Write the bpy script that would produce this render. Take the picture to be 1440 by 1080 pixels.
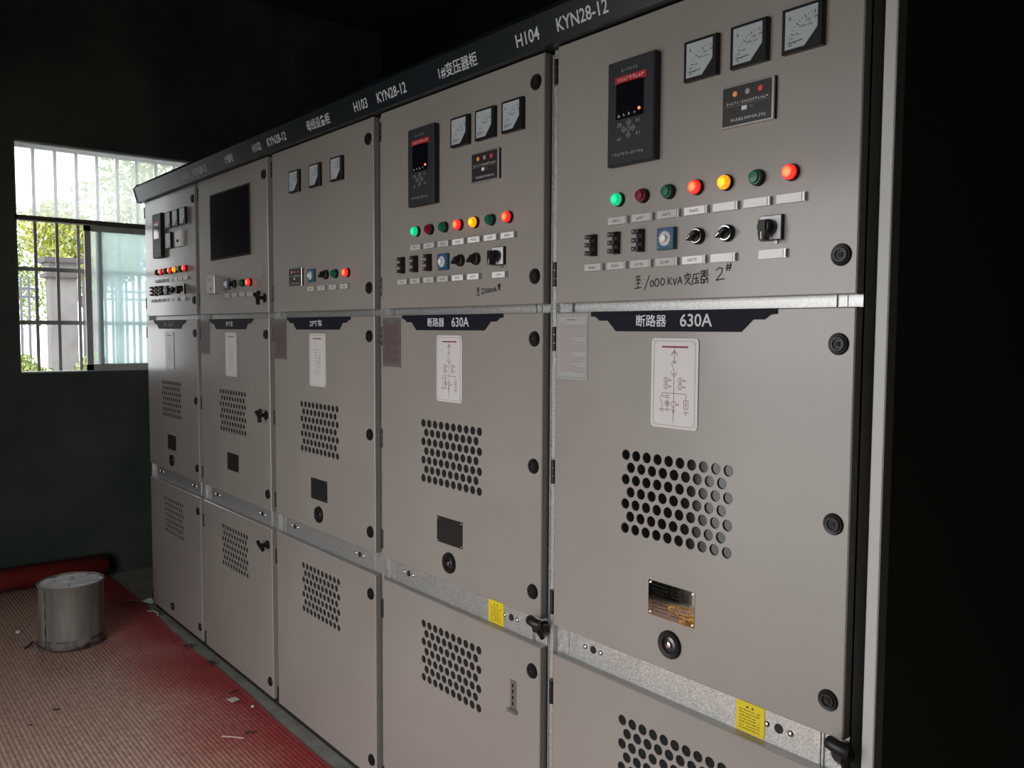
import bpy, math, random
from mathutils import Vector, Matrix
from mathutils.geometry import delaunay_2d_cdt

for o in list(bpy.data.objects): bpy.data.objects.remove(o)
scene = bpy.context.scene
COL = scene.collection
rnd = random.Random(7)

# ------------------------------------------------------------------ camera
CAM = Vector((4.6861, -1.3665, 1.5178)); YAW, PIT, ROL, FPX = .8787, .0634, .0052, 1183.6
fw = Vector((-math.cos(PIT)*math.sin(YAW), math.cos(PIT)*math.cos(YAW), -math.sin(PIT)))
rt = fw.cross(Vector((0, 0, 1))).normalized(); up = rt.cross(fw)
cr, sr = math.cos(ROL), math.sin(ROL)
rt, up = cr*rt + sr*up, -sr*rt + cr*up
cam_data = bpy.data.cameras.new('camera'); cam = bpy.data.objects.new('camera', cam_data); COL.objects.link(cam)
cam_data.sensor_width = 36; cam_data.lens = FPX*36/1440; cam_data.clip_start = .02; cam_data.clip_end = 200
m = Matrix.Identity(4)
for i in range(3):
    m[i][0] = rt[i]; m[i][1] = up[i]; m[i][2] = -fw[i]; m[i][3] = CAM[i]
cam.matrix_world = m
scene.camera = cam

# ------------------------------------------------------------------ sky, portals, exposure
world = bpy.data.worlds.new('overcast_sky'); scene.world = world; world.use_nodes = True
wn = world.node_tree.nodes; wl = world.node_tree.links
bg = wn['Background']; bg.inputs['Color'].default_value = (.97, .98, 1, 1); bg.inputs['Strength'].default_value = 4.45
def portal(name, loc, rot, sx, sy):
    l = bpy.data.lights.new(name, 'AREA'); l.shape = 'RECTANGLE'; l.size = sx; l.size_y = sy; l.cycles.is_portal = True
    o = bpy.data.objects.new(name, l); COL.objects.link(o); o.location = loc; o.rotation_euler = rot
    return o
portal('doorway_portal', (3.1, -2.52, 1.15), (math.radians(90), 0, 0), 2.75, 2.3)
portal('window_portal', (-1.12, .15, 1.93), (math.radians(90), 0, math.radians(-90)), 1.25, 1.36)
vs = scene.view_settings
vs.view_transform = 'Standard'; vs.look = 'None'; vs.gamma = 1; vs.use_curve_mapping = False; vs.exposure = 0.0
scene.display_settings.display_device = 'sRGB'
scene.cycles.max_bounces = 8; scene.cycles.diffuse_bounces = 4; scene.cycles.transparent_max_bounces = 12
scene.cycles.sample_clamp_indirect = 6; scene.cycles.caustics_reflective = False; scene.cycles.caustics_refractive = False

# ------------------------------------------------------------------ materials
def mat(name, col, rough=.5, metal=0., spec=.5, emit=None, es=0., coat=0., coat_r=.1):
    m = bpy.data.materials.new(name); m.use_nodes = True
    b = m.node_tree.nodes['Principled BSDF']
    b.inputs['Base Color'].default_value = (*col, 1); b.inputs['Roughness'].default_value = rough
    b.inputs['Metallic'].default_value = metal; b.inputs['Specular IOR Level'].default_value = spec
    b.inputs['Coat Weight'].default_value = coat; b.inputs['Coat Roughness'].default_value = coat_r
    if emit: b.inputs['Emission Color'].default_value = (*emit, 1); b.inputs['Emission Strength'].default_value = es
    return m
def noise_mat(name, c1, c2, scale=3., rough=.6, metal=0., detail=4., bump=0., lo=.35, hi=.65, spec=.5, bscale=None, stretch=(1, 1, 1), rrange=None):
    m = mat(name, c1, rough, metal, spec); nt = m.node_tree; b = nt.nodes['Principled BSDF']
    tc = nt.nodes.new('ShaderNodeTexCoord'); mp = nt.nodes.new('ShaderNodeMapping'); mp.inputs['Scale'].default_value = stretch
    nt.links.new(tc.outputs['Object'], mp.inputs['Vector'])
    n = nt.nodes.new('ShaderNodeTexNoise'); n.inputs['Scale'].default_value = scale; n.inputs['Detail'].default_value = detail
    nt.links.new(mp.outputs[0], n.inputs['Vector'])
    r = nt.nodes.new('ShaderNodeValToRGB'); r.color_ramp.elements[0].position = lo; r.color_ramp.elements[1].position = hi
    r.color_ramp.elements[0].color = (*c1, 1); r.color_ramp.elements[1].color = (*c2, 1)
    nt.links.new(n.outputs['Fac'], r.inputs[0]); nt.links.new(r.outputs[0], b.inputs['Base Color'])
    if rrange:
        mr = nt.nodes.new('ShaderNodeMapRange'); mr.inputs['To Min'].default_value = rrange[0]; mr.inputs['To Max'].default_value = rrange[1]
        nt.links.new(n.outputs['Fac'], mr.inputs['Value']); nt.links.new(mr.outputs[0], b.inputs['Roughness'])
    if bump:
        n2 = nt.nodes.new('ShaderNodeTexNoise'); n2.inputs['Scale'].default_value = bscale or scale*4; n2.inputs['Detail'].default_value = 3
        nt.links.new(mp.outputs[0], n2.inputs['Vector'])
        bp = nt.nodes.new('ShaderNodeBump'); bp.inputs['Strength'].default_value = bump; bp.inputs['Distance'].default_value = .01
        nt.links.new(n2.outputs['Fac'], bp.inputs['Height']); nt.links.new(bp.outputs[0], b.inputs['Normal'])
    return m
PAINT = noise_mat('grey_beige_paint', (.285, .255, .226), (.315, .283, .252), 2.2, .46, spec=.8, bump=.02, bscale=60, rrange=(.43, .49))
END_PAINT_LIT = mat('light_lifted_cabinet_paint', (.47, .455, .42), .45, spec=.8)  # same paint as the doors, brighter light on the end strip put into its colour
PAINT.node_tree.nodes['Principled BSDF'].inputs['Coat Weight'].default_value = .6; PAINT.node_tree.nodes['Principled BSDF'].inputs['Coat Roughness'].default_value = .16
SIDE = mat('door_edge_paint', (.29, .26, .23), .5)
def galvanised():
    m = mat('galvanised_sheet', (.6, .6, .6), .42, .75); nt = m.node_tree; b = nt.nodes['Principled BSDF']
    tc = nt.nodes.new('ShaderNodeTexCoord')
    v = nt.nodes.new('ShaderNodeTexVoronoi'); v.inputs['Scale'].default_value = 400; nt.links.new(tc.outputs['Object'], v.inputs['Vector'])
    r = nt.nodes.new('ShaderNodeValToRGB'); r.color_ramp.elements[0].color = (.42, .415, .40, 1); r.color_ramp.elements[1].color = (.78, .77, .75, 1)
    nt.links.new(v.outputs['Color'], r.inputs[0]); nt.links.new(r.outputs[0], b.inputs['Base Color'])
    mr = nt.nodes.new('ShaderNodeMapRange'); mr.inputs['To Min'].default_value = .3; mr.inputs['To Max'].default_value = .55
    nt.links.new(v.outputs['Color'], mr.inputs['Value']); nt.links.new(mr.outputs[0], b.inputs['Roughness'])
    return m
GALV = galvanised()
BLACK = mat('black_plastic', (.012, .011, .011), .38, spec=.35)
MATTE_BLACK = mat('matt_black', (.01, .01, .01), .7)
DARK = mat('dark_interior', (.004, .004, .004), .9)
NAVY = mat('navy_enamel', (.010, .009, .017), .6, spec=.15)
BANNER = mat('banner_blue_black', (.011, .016, .020), .34)
WHITE = mat('white_plastic', (.88, .88, .88), .4)
PAPER = mat('white_paper', (.78, .77, .76), .7)
CARD = mat('pale_card', (.55, .54, .51), .5)
LETTER = mat('pale_lettering', (.62, .63, .66), .6)
INK = mat('black_ink', (.02, .018, .018), .7)
REDINK = mat('dark_red_ink', (.22, .02, .03), .7)
PINKINK = mat('pink_print', (.42, .20, .20), .7)
GREYINK = mat('grey_print', (.30, .30, .33), .6)
CHROME = mat('bright_metal', (.75, .74, .72), .16, 1.)
STEEL = mat('dull_steel', (.45, .44, .42), .35, .9)
PLATE = mat('polished_plate', (.60, .575, .55), .035, 1.)
DARKPLATE = mat('dark_engraved_plate', (.02, .018, .016), .4, .0)
RELAY = mat('relay_charcoal', (.030, .032, .038), .5, spec=.3)
RELAYSIDE = mat('relay_side', (.012, .012, .013), .5)
SCREEN = mat('dark_screen', (.006, .006, .010), .12)
REDBAR = mat('red_header', (.42, .012, .015), .45, emit=(1, .03, .03), es=.04)
DIAL = mat('pale_blue_dial', (.46, .50, .53), .35)
BLUE = mat('blue_face', (.035, .075, .22), .4)
BLUE2 = mat('teal_face', (.02, .10, .16), .4)
YELLOW = mat('yellow_sticker', (.72, .55, .01), .5)
MEMBRANE = mat('dark_brown_panel', (.035, .028, .028), .35)
SILVERF = mat('silver_frame', (.55, .53, .52), .3, .6)
PLATEWHITE = mat('white_enamel_plate', (.68, .65, .63), .35)
NOTICE = mat('notice_silver_grey', (.40, .40, .38), .4)
NOTICED = mat('notice_dark', (.115, .10, .096), .5)
LENS = {
 'green_dark': mat('unlit_green_lens', (.006, .14, .075), .3, coat=.25),
 'red_dark': mat('unlit_red_lens', (.20, .008, .022), .3, coat=.25)}
def lit(name, rim, core, s):
    m = mat(name, rim, .25); nt = m.node_tree; b = nt.nodes['Principled BSDF']
    tc = nt.nodes.new('ShaderNodeTexCoord'); sp = nt.nodes.new('ShaderNodeSeparateXYZ'); nt.links.new(tc.outputs['Object'], sp.inputs[0])
    cb = nt.nodes.new('ShaderNodeCombineXYZ'); nt.links.new(sp.outputs['X'], cb.inputs['X']); nt.links.new(sp.outputs['Z'], cb.inputs['Z'])
    ln = nt.nodes.new('ShaderNodeVectorMath'); ln.operation = 'LENGTH'; nt.links.new(cb.outputs[0], ln.inputs[0])
    mr = nt.nodes.new('ShaderNodeMapRange'); mr.inputs['From Min'].default_value = .003; mr.inputs['From Max'].default_value = .0115
    nt.links.new(ln.outputs['Value'], mr.inputs['Value'])
    r = nt.nodes.new('ShaderNodeValToRGB'); r.color_ramp.elements[0].color = (*core, 1); r.color_ramp.elements[1].color = (*rim, 1)
    nt.links.new(mr.outputs[0], r.inputs[0]); nt.links.new(r.outputs[0], b.inputs['Emission Color'])
    b.inputs['Emission Strength'].default_value = s
    return m
LENS['red_lit'] = lit('glowing_red_lens', (.85, .012, .016), (1, .36, .10), 1.25)
LENS['green_lit'] = lit('glowing_green_lens', (.005, .42, .16), (.02, .95, .45), 1.0)
LENS['yellow_lit'] = lit('glowing_yellow_lens', (.85, .28, .005), (1, .78, .02), 1.1)
REDLED = mat('red_status_light', (1, .1, .05), .4, emit=(1, .12, .05), es=3)
AMBERDOT = mat('amber_dot', (.75, .28, .08), .3, emit=(1, .4, .1), es=.12)
GREYDOT = mat('grey_dot', (.42, .36, .36), .3)
REDDOT = mat('red_dot', (.55, .06, .08), .3, emit=(1, .1, .1), es=.12)
GLASSDARK = mat('tinted_vent_glass', (.006, .006, .006), .06, spec=1.)
WALLM = noise_mat('dark_grimy_wall', (.028, .046, .036), (.082, .086, .070), 1.5, .85, detail=5, bump=.15, bscale=30)
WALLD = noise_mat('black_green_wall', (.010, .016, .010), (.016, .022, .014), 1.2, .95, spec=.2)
CEILM = noise_mat('dark_ceiling', (.02, .026, .021), (.035, .035, .03), 1.2, .9)
FLOORM = noise_mat('grey_green_concrete', (.24, .24, .205), (.36, .34, .29), 9, .75, detail=6, bump=.2, bscale=60)
ALU = noise_mat('aged_white_aluminium', (.42, .43, .40), (.55, .56, .52), 6, .5)
BROWNFRAME = mat('weathered_transom_frame', (.10, .09, .07), .7)
BAR = mat('painted_steel_bar', (.27, .275, .27), .6)

# ------------------------------------------------------------------ mesh builder
class MB:
    def __init__(s): s.v = []; s.f = []; s.mi = []; s.mats = []; s.smooth = []
    def m(s, material):
        if material not in s.mats: s.mats.append(material)
        return s.mats.index(material)
    def add(s, verts, faces, material, smooth=False):
        o = len(s.v); k = s.m(material); s.v += [tuple(p) for p in verts]
        for f in faces: s.f.append([o+i for i in f]); s.mi.append(k); s.smooth.append(smooth)
        return s
    def box(s, x0, x1, y0, y1, z0, z1, material, ch=0.):
        if ch:   # front (-Y) edge chamfered
            v = [(x0+ch, y0, z0+ch), (x1-ch, y0, z0+ch), (x1-ch, y0, z1-ch), (x0+ch, y0, z1-ch),
                 (x0, y0+ch, z0), (x1, y0+ch, z0), (x1, y0+ch, z1), (x0, y0+ch, z1), (x0, y1, z0), (x1, y1, z0), (x1, y1, z1), (x0, y1, z1)]
            f = [(0, 1, 2, 3), (0, 4, 5, 1), (1, 5, 6, 2), (2, 6, 7, 3), (3, 7, 4, 0), (4, 8, 9, 5), (5, 9, 10, 6), (6, 10, 11, 7), (7, 11, 8, 4), (11, 10, 9, 8)]
            return s.add(v, f, material)
        v = [(x, y, z) for x in (x0, x1) for y in (y0, y1) for z in (z0, z1)]
        return s.add(v, [(0, 1, 3, 2), (4, 6, 7, 5), (0, 4, 5, 1), (2, 3, 7, 6), (0, 2, 6, 4), (1, 5, 7, 3)], material)
    def lathe(s, prof, material, n=20, axis='y', c=(0, 0, 0), smooth=True):   # prof: (radius, position along axis)
        v = []; f = []
        for r, t in prof:
            for i in range(n):
                a = 2*math.pi*i/n; p, q = r*math.cos(a), r*math.sin(a)
                v.append({'y': (c[0]+p, c[1]+t, c[2]+q), 'z': (c[0]+p, c[1]+q, c[2]+t), 'x': (c[0]+t, c[1]+p, c[2]+q)}[axis])
        for k in range(len(prof)-1):
            for i in range(n):
                j = (i+1) % n; q = (k*n+i, k*n+j, (k+1)*n+j, (k+1)*n+i)
                f.append(q if axis != 'z' else q)
        if prof[0][0] > 1e-6: f.append(tuple(range(n))[::-1])
        if prof[-1][0] > 1e-6: f.append(tuple((len(prof)-1)*n+i for i in range(n)))
        return s.add(v, f, material, smooth)
    def prism(s, poly, y0, y1, material):     # polygon in x,z extruded along y
        n = len(poly); v = [(x, y0, z) for x, z in poly]+[(x, y1, z) for x, z in poly]
        f = [tuple(range(n)), tuple(range(n, 2*n))[::-1]]+[(i, i+n, (i+1) % n+n, (i+1) % n) for i in range(n)]
        return s.add(v, f, material)
    def prism_x(s, poly, x0, x1, material):   # polygon in y,z extruded along x
        n = len(poly); v = [(x0, y, z) for y, z in poly]+[(x1, y, z) for y, z in poly]
        f = [tuple(range(n)), tuple(range(n, 2*n))[::-1]]+[(i, i+n, (i+1) % n+n, (i+1) % n) for i in range(n)]
        return s.add(v, f, material)
    def quad(s, x0, x1, z0, z1, y, material):
        return s.add([(x0, y, z0), (x1, y, z0), (x1, y, z1), (x0, y, z1)], [(0, 1, 2, 3)], material)
    def stroke(s, pts, w, y, material):       # flat ribbon in x,z
        for (xa, za), (xb, zb) in zip(pts, pts[1:]):
            dx, dz = xb-xa, zb-za; L = math.hypot(dx, dz) or 1e-9; ux, uz = dx/L, dz/L; nx, nz = -uz*w/2, ux*w/2; ex, ez = ux*w*.3, uz*w*.3
            s.add([(xa-ex+nx, y, za-ez+nz), (xa-ex-nx, y, za-ez-nz), (xb+ex-nx, y, zb+ez-nz), (xb+ex+nx, y, zb+ez+nz)], [(0, 1, 2, 3)], material)
        return s
    def tube(s, pts, r, material, n=6, taper=1.):
        P = [Vector(p) for p in pts]; v = []; f = []
        for i, p in enumerate(P):
            d = (P[min(i+1, len(P)-1)]-P[max(i-1, 0)]).normalized()
            a = d.cross(Vector((0, 0, 1)) if abs(d.z) < .9 else Vector((1, 0, 0))).normalized(); b = d.cross(a)
            rr = r*(1+(taper-1)*i/max(1, len(P)-1))
            for k in range(n):
                t = 2*math.pi*k/n; v.append(p+a*rr*math.cos(t)+b*rr*math.sin(t))
        for i in range(len(P)-1):
            for k in range(n): f.append((i*n+k, i*n+(k+1) % n, (i+1)*n+(k+1) % n, (i+1)*n+k))
        f.append(tuple(range(n))[::-1]); f.append(tuple((len(P)-1)*n+k for k in range(n)))
        return s.add(v, f, material, True)
    def mesh(s, name):
        me = bpy.data.meshes.new(name); me.from_pydata(s.v, [], s.f)
        for mt in s.mats: me.materials.append(mt)
        me.polygons.foreach_set('material_index', s.mi); me.polygons.foreach_set('use_smooth', s.smooth)
        me.update()
        if any(s.smooth):
            import bmesh
            b = bmesh.new(); b.from_mesh(me)
            for e in b.edges:
                if len(e.link_faces) == 2 and e.calc_face_angle(0) > .7: e.smooth = False
            b.to_mesh(me); b.free()
        return me
CACHE = {}
def cached(key, fn):
    if key not in CACHE:
        r = fn(); CACHE[key] = r.mesh(key) if isinstance(r, MB) else r
    return CACHE[key]
def obj(name, data, parent=None, loc=(0, 0, 0), rot=(0, 0, 0), label=None, cat=None, group=None, kind=None):
    if isinstance(data, MB): data = data.mesh(name)
    o = bpy.data.objects.new(name, data); COL.objects.link(o); o.parent = parent; o.location = loc; o.rotation_euler = rot
    if label: o['label'] = label
    if cat: o['category'] = cat
    if group: o['group'] = group
    if kind: o['kind'] = kind
    return o
def empty(name, loc, label, cat, group=None, rot=(0, 0, 0)): return obj(name, None, None, loc, rot, label, cat, group)

# lettering: a glyph mesh fitted into a rectangle of the x,z plane
GLY = {}
def glyphs(s):
    if s not in GLY:
        c = bpy.data.curves.new('t', 'FONT'); c.body = s; c.resolution_u = 3; c.offset = .012; c.fill_mode = 'FRONT'
        o = bpy.data.objects.new('t', c); COL.objects.link(o); bpy.context.view_layer.update()
        dg = bpy.context.evaluated_depsgraph_get(); me = bpy.data.meshes.new_from_object(o.evaluated_get(dg))
        vs_ = [(v.co.x, v.co.y) for v in me.vertices]; fs = [tuple(p.vertices) for p in me.polygons]
        bpy.data.objects.remove(o); bpy.data.curves.remove(c); bpy.data.meshes.remove(me)
        xs = [p[0] for p in vs_] or [0, 1]; ys = [p[1] for p in vs_] or [0, 1]
        a, b, c0, d = min(xs), max(xs), min(ys), max(ys)
        GLY[s] = ([((x-a)/max(b-a, 1e-6), (y-c0)/max(d-c0, 1e-6)) for x, y in vs_], fs)
    return GLY[s]
def put_text(mb, s, x0, x1, z0, z1, y, material, shear=0.):
    v, f = glyphs(s)
    mb.add([(x0+(x1-x0)*p+shear*q, y, z0+(z1-z0)*q) for p, q in v], f, material)
    return mb
def tiny_print(mb, x0, x1, z0, z1, n, y, material, seed=1, fill=.85):   # one row of marks too small to read
    r = random.Random(seed); w = (x1-x0)/n; h = z1-z0
    for i in range(n):
        if r.random() > fill: continue
        a = x0+i*w+w*.1; b = a+w*.75
        for k in range(3):
            if r.random() < .5: zz = z0+h*r.random()*.85; mb.quad(a, b, zz, zz+h*.17, y, material)
            else: xx = a+(b-a)*r.random()*.8; mb.quad(xx, xx+w*.14, z0+h*.1, z1, y, material)
    return mb

# ------------------------------------------------------------------ the room
XW = -.857
def wx(y, z, X):   # carry a point seen on the wall plane back along the sight line to the plane x = X
    k = (X-CAM.x)/(XW-CAM.x); return CAM.y+(y-CAM.y)*k, CAM.z+(z-CAM.z)*k
RX1, RY0, RY1, RZ = 7.2, -2.3, 1.95, 3.7
b = MB(); b.box(XW-.2, RX1+.2, RY0-.2, RY1+.2, -.2, 0, FLOORM); obj('floor', b, kind='structure')
b = MB(); b.box(XW-.2, RX1+.2, RY0-.2, RY1+.2, RZ, RZ+.2, CEILM); obj('ceiling', b, kind='structure')
wy0, wy1, wz0, wz1 = -.458, .78, 1.257, 2.59
b = MB()
for (ya, yb, za, zb) in ((RY0-.2, wy0, 0, RZ), (wy1, RY1+.2, 0, RZ), (wy0, wy1, 0, wz0), (wy0, wy1, wz1, RZ)):
    b.box(XW-.24, XW, ya, yb, za, zb, WALLM)
obj('wall_left', b, kind='structure')
b = MB(); b.box(XW, RX1, RY1, RY1+.2, 0, RZ, WALLD); obj('wall_back', b, kind='structure')
b = MB(); b.box(RX1, RX1+.2, RY0-.2, RY1+.2, 0, RZ, WALLD); obj('wall_right', b, kind='structure')
dx0, dx1, dz1 = 1.74, 4.45, 2.3
b = MB()
for (xa, xb, za, zb) in ((XW, dx0, 0, RZ), (dx1, RX1, 0, RZ), (dx0, dx1, dz1, RZ)):
    b.box(xa, xb, RY0-.2, RY0, za, zb, WALLM)
obj('wall_front', b, kind='structure')
b = MB()
for (xa, xb, za, zb) in ((dx0, dx0+.06, 0, dz1), (dx1-.06, dx1, 0, dz1), (dx0, dx1, dz1-.06, dz1)):
    b.box(xa, xb, RY0-.14, RY0-.04, za, zb, ALU)
obj('trim_1', b, kind='structure')

# window: grille outside, transom light above, sliding sash on the right below
win = empty('window_1', (0, 0, 0), 'barred aluminium window in the dark left wall with one sash slid across', 'window'); win['kind'] = 'structure'
del win['category']
XF = XW-.03
def F(y, z, X=XF): return wx(y, z, X)
fb = MB()
y0, z0 = F(wy0-.004, wz0-.004); y1, z1 = wy1+.01, F(0, wz1)[1]
for (ya, yb, za, zb) in ((y0, y0+.012, z0, z1), (y1-.03, y1, z0, z1), (y0, y1, z1-.012, z1+.01), (y0, y1, z0, z0+.012)):
    fb.box(XF-.06, XF+.0, ya, yb, za, zb, ALU)
obj('frame', fb, win)
za = F(0, 2.139)[1]; zb = F(0, 2.165)[1]
t = MB(); t.box(XF-.07, XF+.0, y0, y1, za, zb, BROWNFRAME); obj('transom_bar', t, win)
def sash(name, X, ya, yb, yl, wst, zlo, zhi, rail, material):
    s = MB(); s.box(X-.022, X, ya, ya+wst, zlo, zhi, material); s.box(X-.022, X, yb-.035, yb, zlo, zhi, material)
    s.box(X-.022, X, ya, yb, zlo, zlo+rail, material); s.box(X-.022, X, ya, yb, zhi-rail*.8, zhi, material)
    o = obj(name, s, win)
    g = MB(); g.box(X-.013, X-.009, ya+wst, yb-.035, zlo+rail, zhi-rail*.8, GLASSHAZE); obj('pane', g, o)
def haze(name, tint, fog, fogcol):
    m = bpy.data.materials.new(name); m.use_nodes = True; nt = m.node_tree; nt.nodes.remove(nt.nodes['Principled BSDF']); out = nt.nodes['Material Output']
    tr = nt.nodes.new('ShaderNodeBsdfTransparent'); tr.inputs[0].default_value = (*tint, 1)
    gl = nt.nodes.new('ShaderNodeBsdfGlossy'); gl.inputs['Roughness'].default_value = .05
    tl = nt.nodes.new('ShaderNodeBsdfTranslucent'); tl.inputs[0].default_value = (*fogcol, 1)
    fr = nt.nodes.new('ShaderNodeFresnel'); fr.inputs[0].default_value = 1.45
    tc = nt.nodes.new('ShaderNodeTexCoord'); n = nt.nodes.new('ShaderNodeTexNoise'); n.inputs['Scale'].default_value = 5; nt.links.new(tc.outputs['Object'], n.inputs['Vector'])
    mr = nt.nodes.new('ShaderNodeMapRange'); mr.inputs['To Min'].default_value = fog*.7; mr.inputs['To Max'].default_value = fog*1.3; nt.links.new(n.outputs['Fac'], mr.inputs['Value'])
    m1 = nt.nodes.new('ShaderNodeMixShader'); nt.links.new(mr.outputs[0], m1.inputs[0]); nt.links.new(tr.outputs[0], m1.inputs[1]); nt.links.new(tl.outputs[0], m1.inputs[2])
    m2 = nt.nodes.new('ShaderNodeMixShader'); nt.links.new(fr.outputs[0], m2.inputs[0]); nt.links.new(m1.outputs[0], m2.inputs[1]); nt.links.new(gl.outputs[0], m2.inputs[2])
    nt.links.new(m2.outputs[0], out.inputs['Surface']); return m
GLASSHAZE = haze('dusty_blue_glass', (.92, .985, .99), .30, (.92, .97, .98))
GLASSFOG = haze('grimy_transom_glass', (.95, .97, .97), .30, (.92, .95, .95))
ya = F(-.098, 0)[0]; zlo = F(0, 1.258)[1]; zhi = F(0, 2.105)[1]+.03
sash('sliding_sash', XF-.002, ya, y1-.02, 0, .034, zlo, zhi, .042, ALU)
sash('fixed_sash', XF-.034, F(-.038, 0, XF-.034)[0], y1-.01, 0, .036, zlo+.01, zhi, .035, ALU)
g = MB(); g.box(XF-.035, XF-.031, y0+.012, y1-.03, zb, z1-.012, GLASSFOG); obj('transom_pane', g, win)
XG = XW-.15
gr = obj('grille', None, win)
yy0 = wx(-.36, 0, XG)[0]; dy = (wx(.433, 0, XG)[0]-yy0)/7
for k in range(-1, 11):
    y = yy0+k*dy
    if y > wy1: break
    bm_ = MB(); bm_.box(XG-.006, XG+.006, y-.0085, y+.0085, wz0-.07, wz1+.07, BAR); obj('bar', bm_, gr)
for z in (1.858, 1.55):
    zz = wx(0, z, XG)[1]; bm_ = MB(); bm_.box(XG+.006, XG+.012, wy0-.02, wy1+.03, zz-.0125, zz+.0125, BAR); obj('cross_bar', bm_, gr)

# ------------------------------------------------------------------ outside
GRASS = noise_mat('pale_ground', (.34, .34, .31), (.45, .44, .42), 1.2, .9)
b = MB(); b.box(-30, 30, -30, 30, -.5, -.22, GRASS); obj('ground_outside', b, kind='structure')
CONC = noise_mat('pillar_concrete', (.150, .142, .138), (.19, .182, .178), 4, .85)
FW = mat('grey_painted_rail', (.11, .125, .14), .5)
CAPM = mat('weathered_cap', (.085, .075, .078), .9)
p = empty('gate_pillar', (-7, 1.03, -.22), 'pale concrete gate pillar with a flat cap seen through the window bars', 'pillar')
b = MB(); b.box(-.15, .15, -.145, .145, 0, 2.36, CONC); obj('shaft', b, p)
b = MB(); b.box(-.21, .21, -.20, .20, 2.36, 2.41, CAPM); b.box(-.17, .17, -.165, .165, 2.41, 2.54, CONC); b.box(-.24, .24, -.225, .225, 2.54, 2.60, CAPM); obj('cap', b, p)
def fence(name, ya, yb, X, label, colr, top=2.14, rails=(2.0, 1.9, .2)):
    f = empty(name, (X, ya, -.22), label, 'fence')
    n = int((yb-ya)/.085)
    post = cached('fence_picket', lambda: MB().box(-.014, .014, -.014, .014, .05, 2.36, colr))
    for i in range(n+1): obj('picket', post, f, (0, i*.085, 0))
    for z in rails:
        r = MB(); r.box(-.012, .012, 0, yb-ya, z+.2, z+.23, colr); obj('rail', r, f)
    return f
fence('railing', -1.2, .78, -7, 'pale steel picket railing left of the gate pillar outside the window', FW)
fence('railing', 1.28, 3.2, -7, 'pale steel picket railing right of the gate pillar outside the window', FW)
TEAL = mat('turquoise_paint', (.06, .21, .20), .5)
b = MB(); b.box(-.05, .05, -.04, .04, 0, 2.4, TEAL); b.box(-.06, .06, -.05, .05, 2.4, 2.43, TEAL)
tag = obj('gate_post', b, None, (-6.85, 1.66, -.22), label='turquoise gate post seen through the sliding sash', cat='post')
LEAFY = mat('yellow_green_leaf', (.36, .38, .05), .55); LEAFG = mat('green_leaf', (.20, .30, .07), .55); LEAFP = mat('pale_green_leaf', (.40, .46, .26), .55)
for mm in (LEAFY, LEAFG, LEAFP): mm.node_tree.nodes['Principled BSDF'].inputs['Subsurface Weight'].default_value = 0
BARK = noise_mat('bark', (.10, .08, .06), (.18, .15, .12), 8, .9)
def foliage(seed, blobs, n, size, mats):
    r = random.Random(seed); mb = MB()
    for _ in range(n):
        bx, by, bz, br = r.choice(blobs)
        d = Vector((r.gauss(0, 1), r.gauss(0, 1), r.gauss(0, 1))).normalized()*br*(r.random()**.4)
        c = Vector((bx, by, bz))+d
        a = Vector((r.gauss(0, 1), r.gauss(0, 1), r.gauss(0, 1))).normalized(); e = a.orthogonal().normalized(); s = size*(.6+.8*r.random())
        mb.add([c-a*s, c+e*s*.4, c+a*s, c-e*s*.4], [(0, 1, 2, 3)], r.choice(mats))
    return mb
def tree(loc, h, blobs, seed, mats, label, n=7000, size=.045):
    t = empty('tree', loc, label, 'tree', 'trees outside the window')
    tr = MB(); tr.tube([(0, 0, 0), (.05, .03, h*.4), (0, .08, h*.75), (.03, .02, h)], .13, BARK, 8, .4)
    for bx, by, bz, br in blobs[:4]: tr.tube([(0, .05, h*.6), (bx*.6, by*.6, (h*.6+bz)/2), (bx, by, bz)], .05, BARK, 5, .3)
    obj('trunk', tr, t); obj('foliage', foliage(seed, blobs, n, size, mats), t)
tree((-12.6, .9, -.22), 3.0, [(0, 0, 2.6, .8), (.3, -.7, 2.3, .7), (0, .7, 2.5, .8), (.2, .1, 3.4, .7)], 3, [LEAFG, LEAFP], 'mid green bushy tree behind the railing, left part of the window')
tree((-9.8, 2.0, -.22), 3.0, [(0, -.1, 2.75, .65), (.1, .3, 2.9, .5), (0, -.45, 3.2, .5)], 5, [LEAFY, LEAFY, LEAFP], 'yellow green tree rising behind the gate pillar')
tree((-15.5, 4.7, -.22), 4.6, [(0, -.6, 4.2, 1.2), (.2, .9, 4.3, 1.1), (0, 0, 5.4, 1.1), (0, .3, 3.6, 1.0)], 8, [LEAFP, LEAFP, LEAFG], 'tall pale green tree behind the hazy panes', 6000, .075)
def bush(loc, seed, label):
    t = empty('bush', loc, label, 'bush', 'shrubs below the window')
    st = MB()
    for k in range(4): st.tube([(0, k*.1-.15, 0), (.02, k*.1-.15, 1.0)], .012, BARK, 4, .5)
    obj('stem', st, t); obj('foliage', foliage(seed, [(0, -.14, 1.15, .17), (0, 0, 1.32, .17), (.03, .15, 1.2, .17), (0, 0, .9, .25)], 2200, .026, [LEAFY, LEAFP, LEAFG]), t)
bush((-4.6, .18, -.22), 11, 'leafy shrub just outside the window, nearer its left edge')
bush((-4.7, .82, -.22), 12, 'leafy shrub outside the window below the gate pillar')

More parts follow.
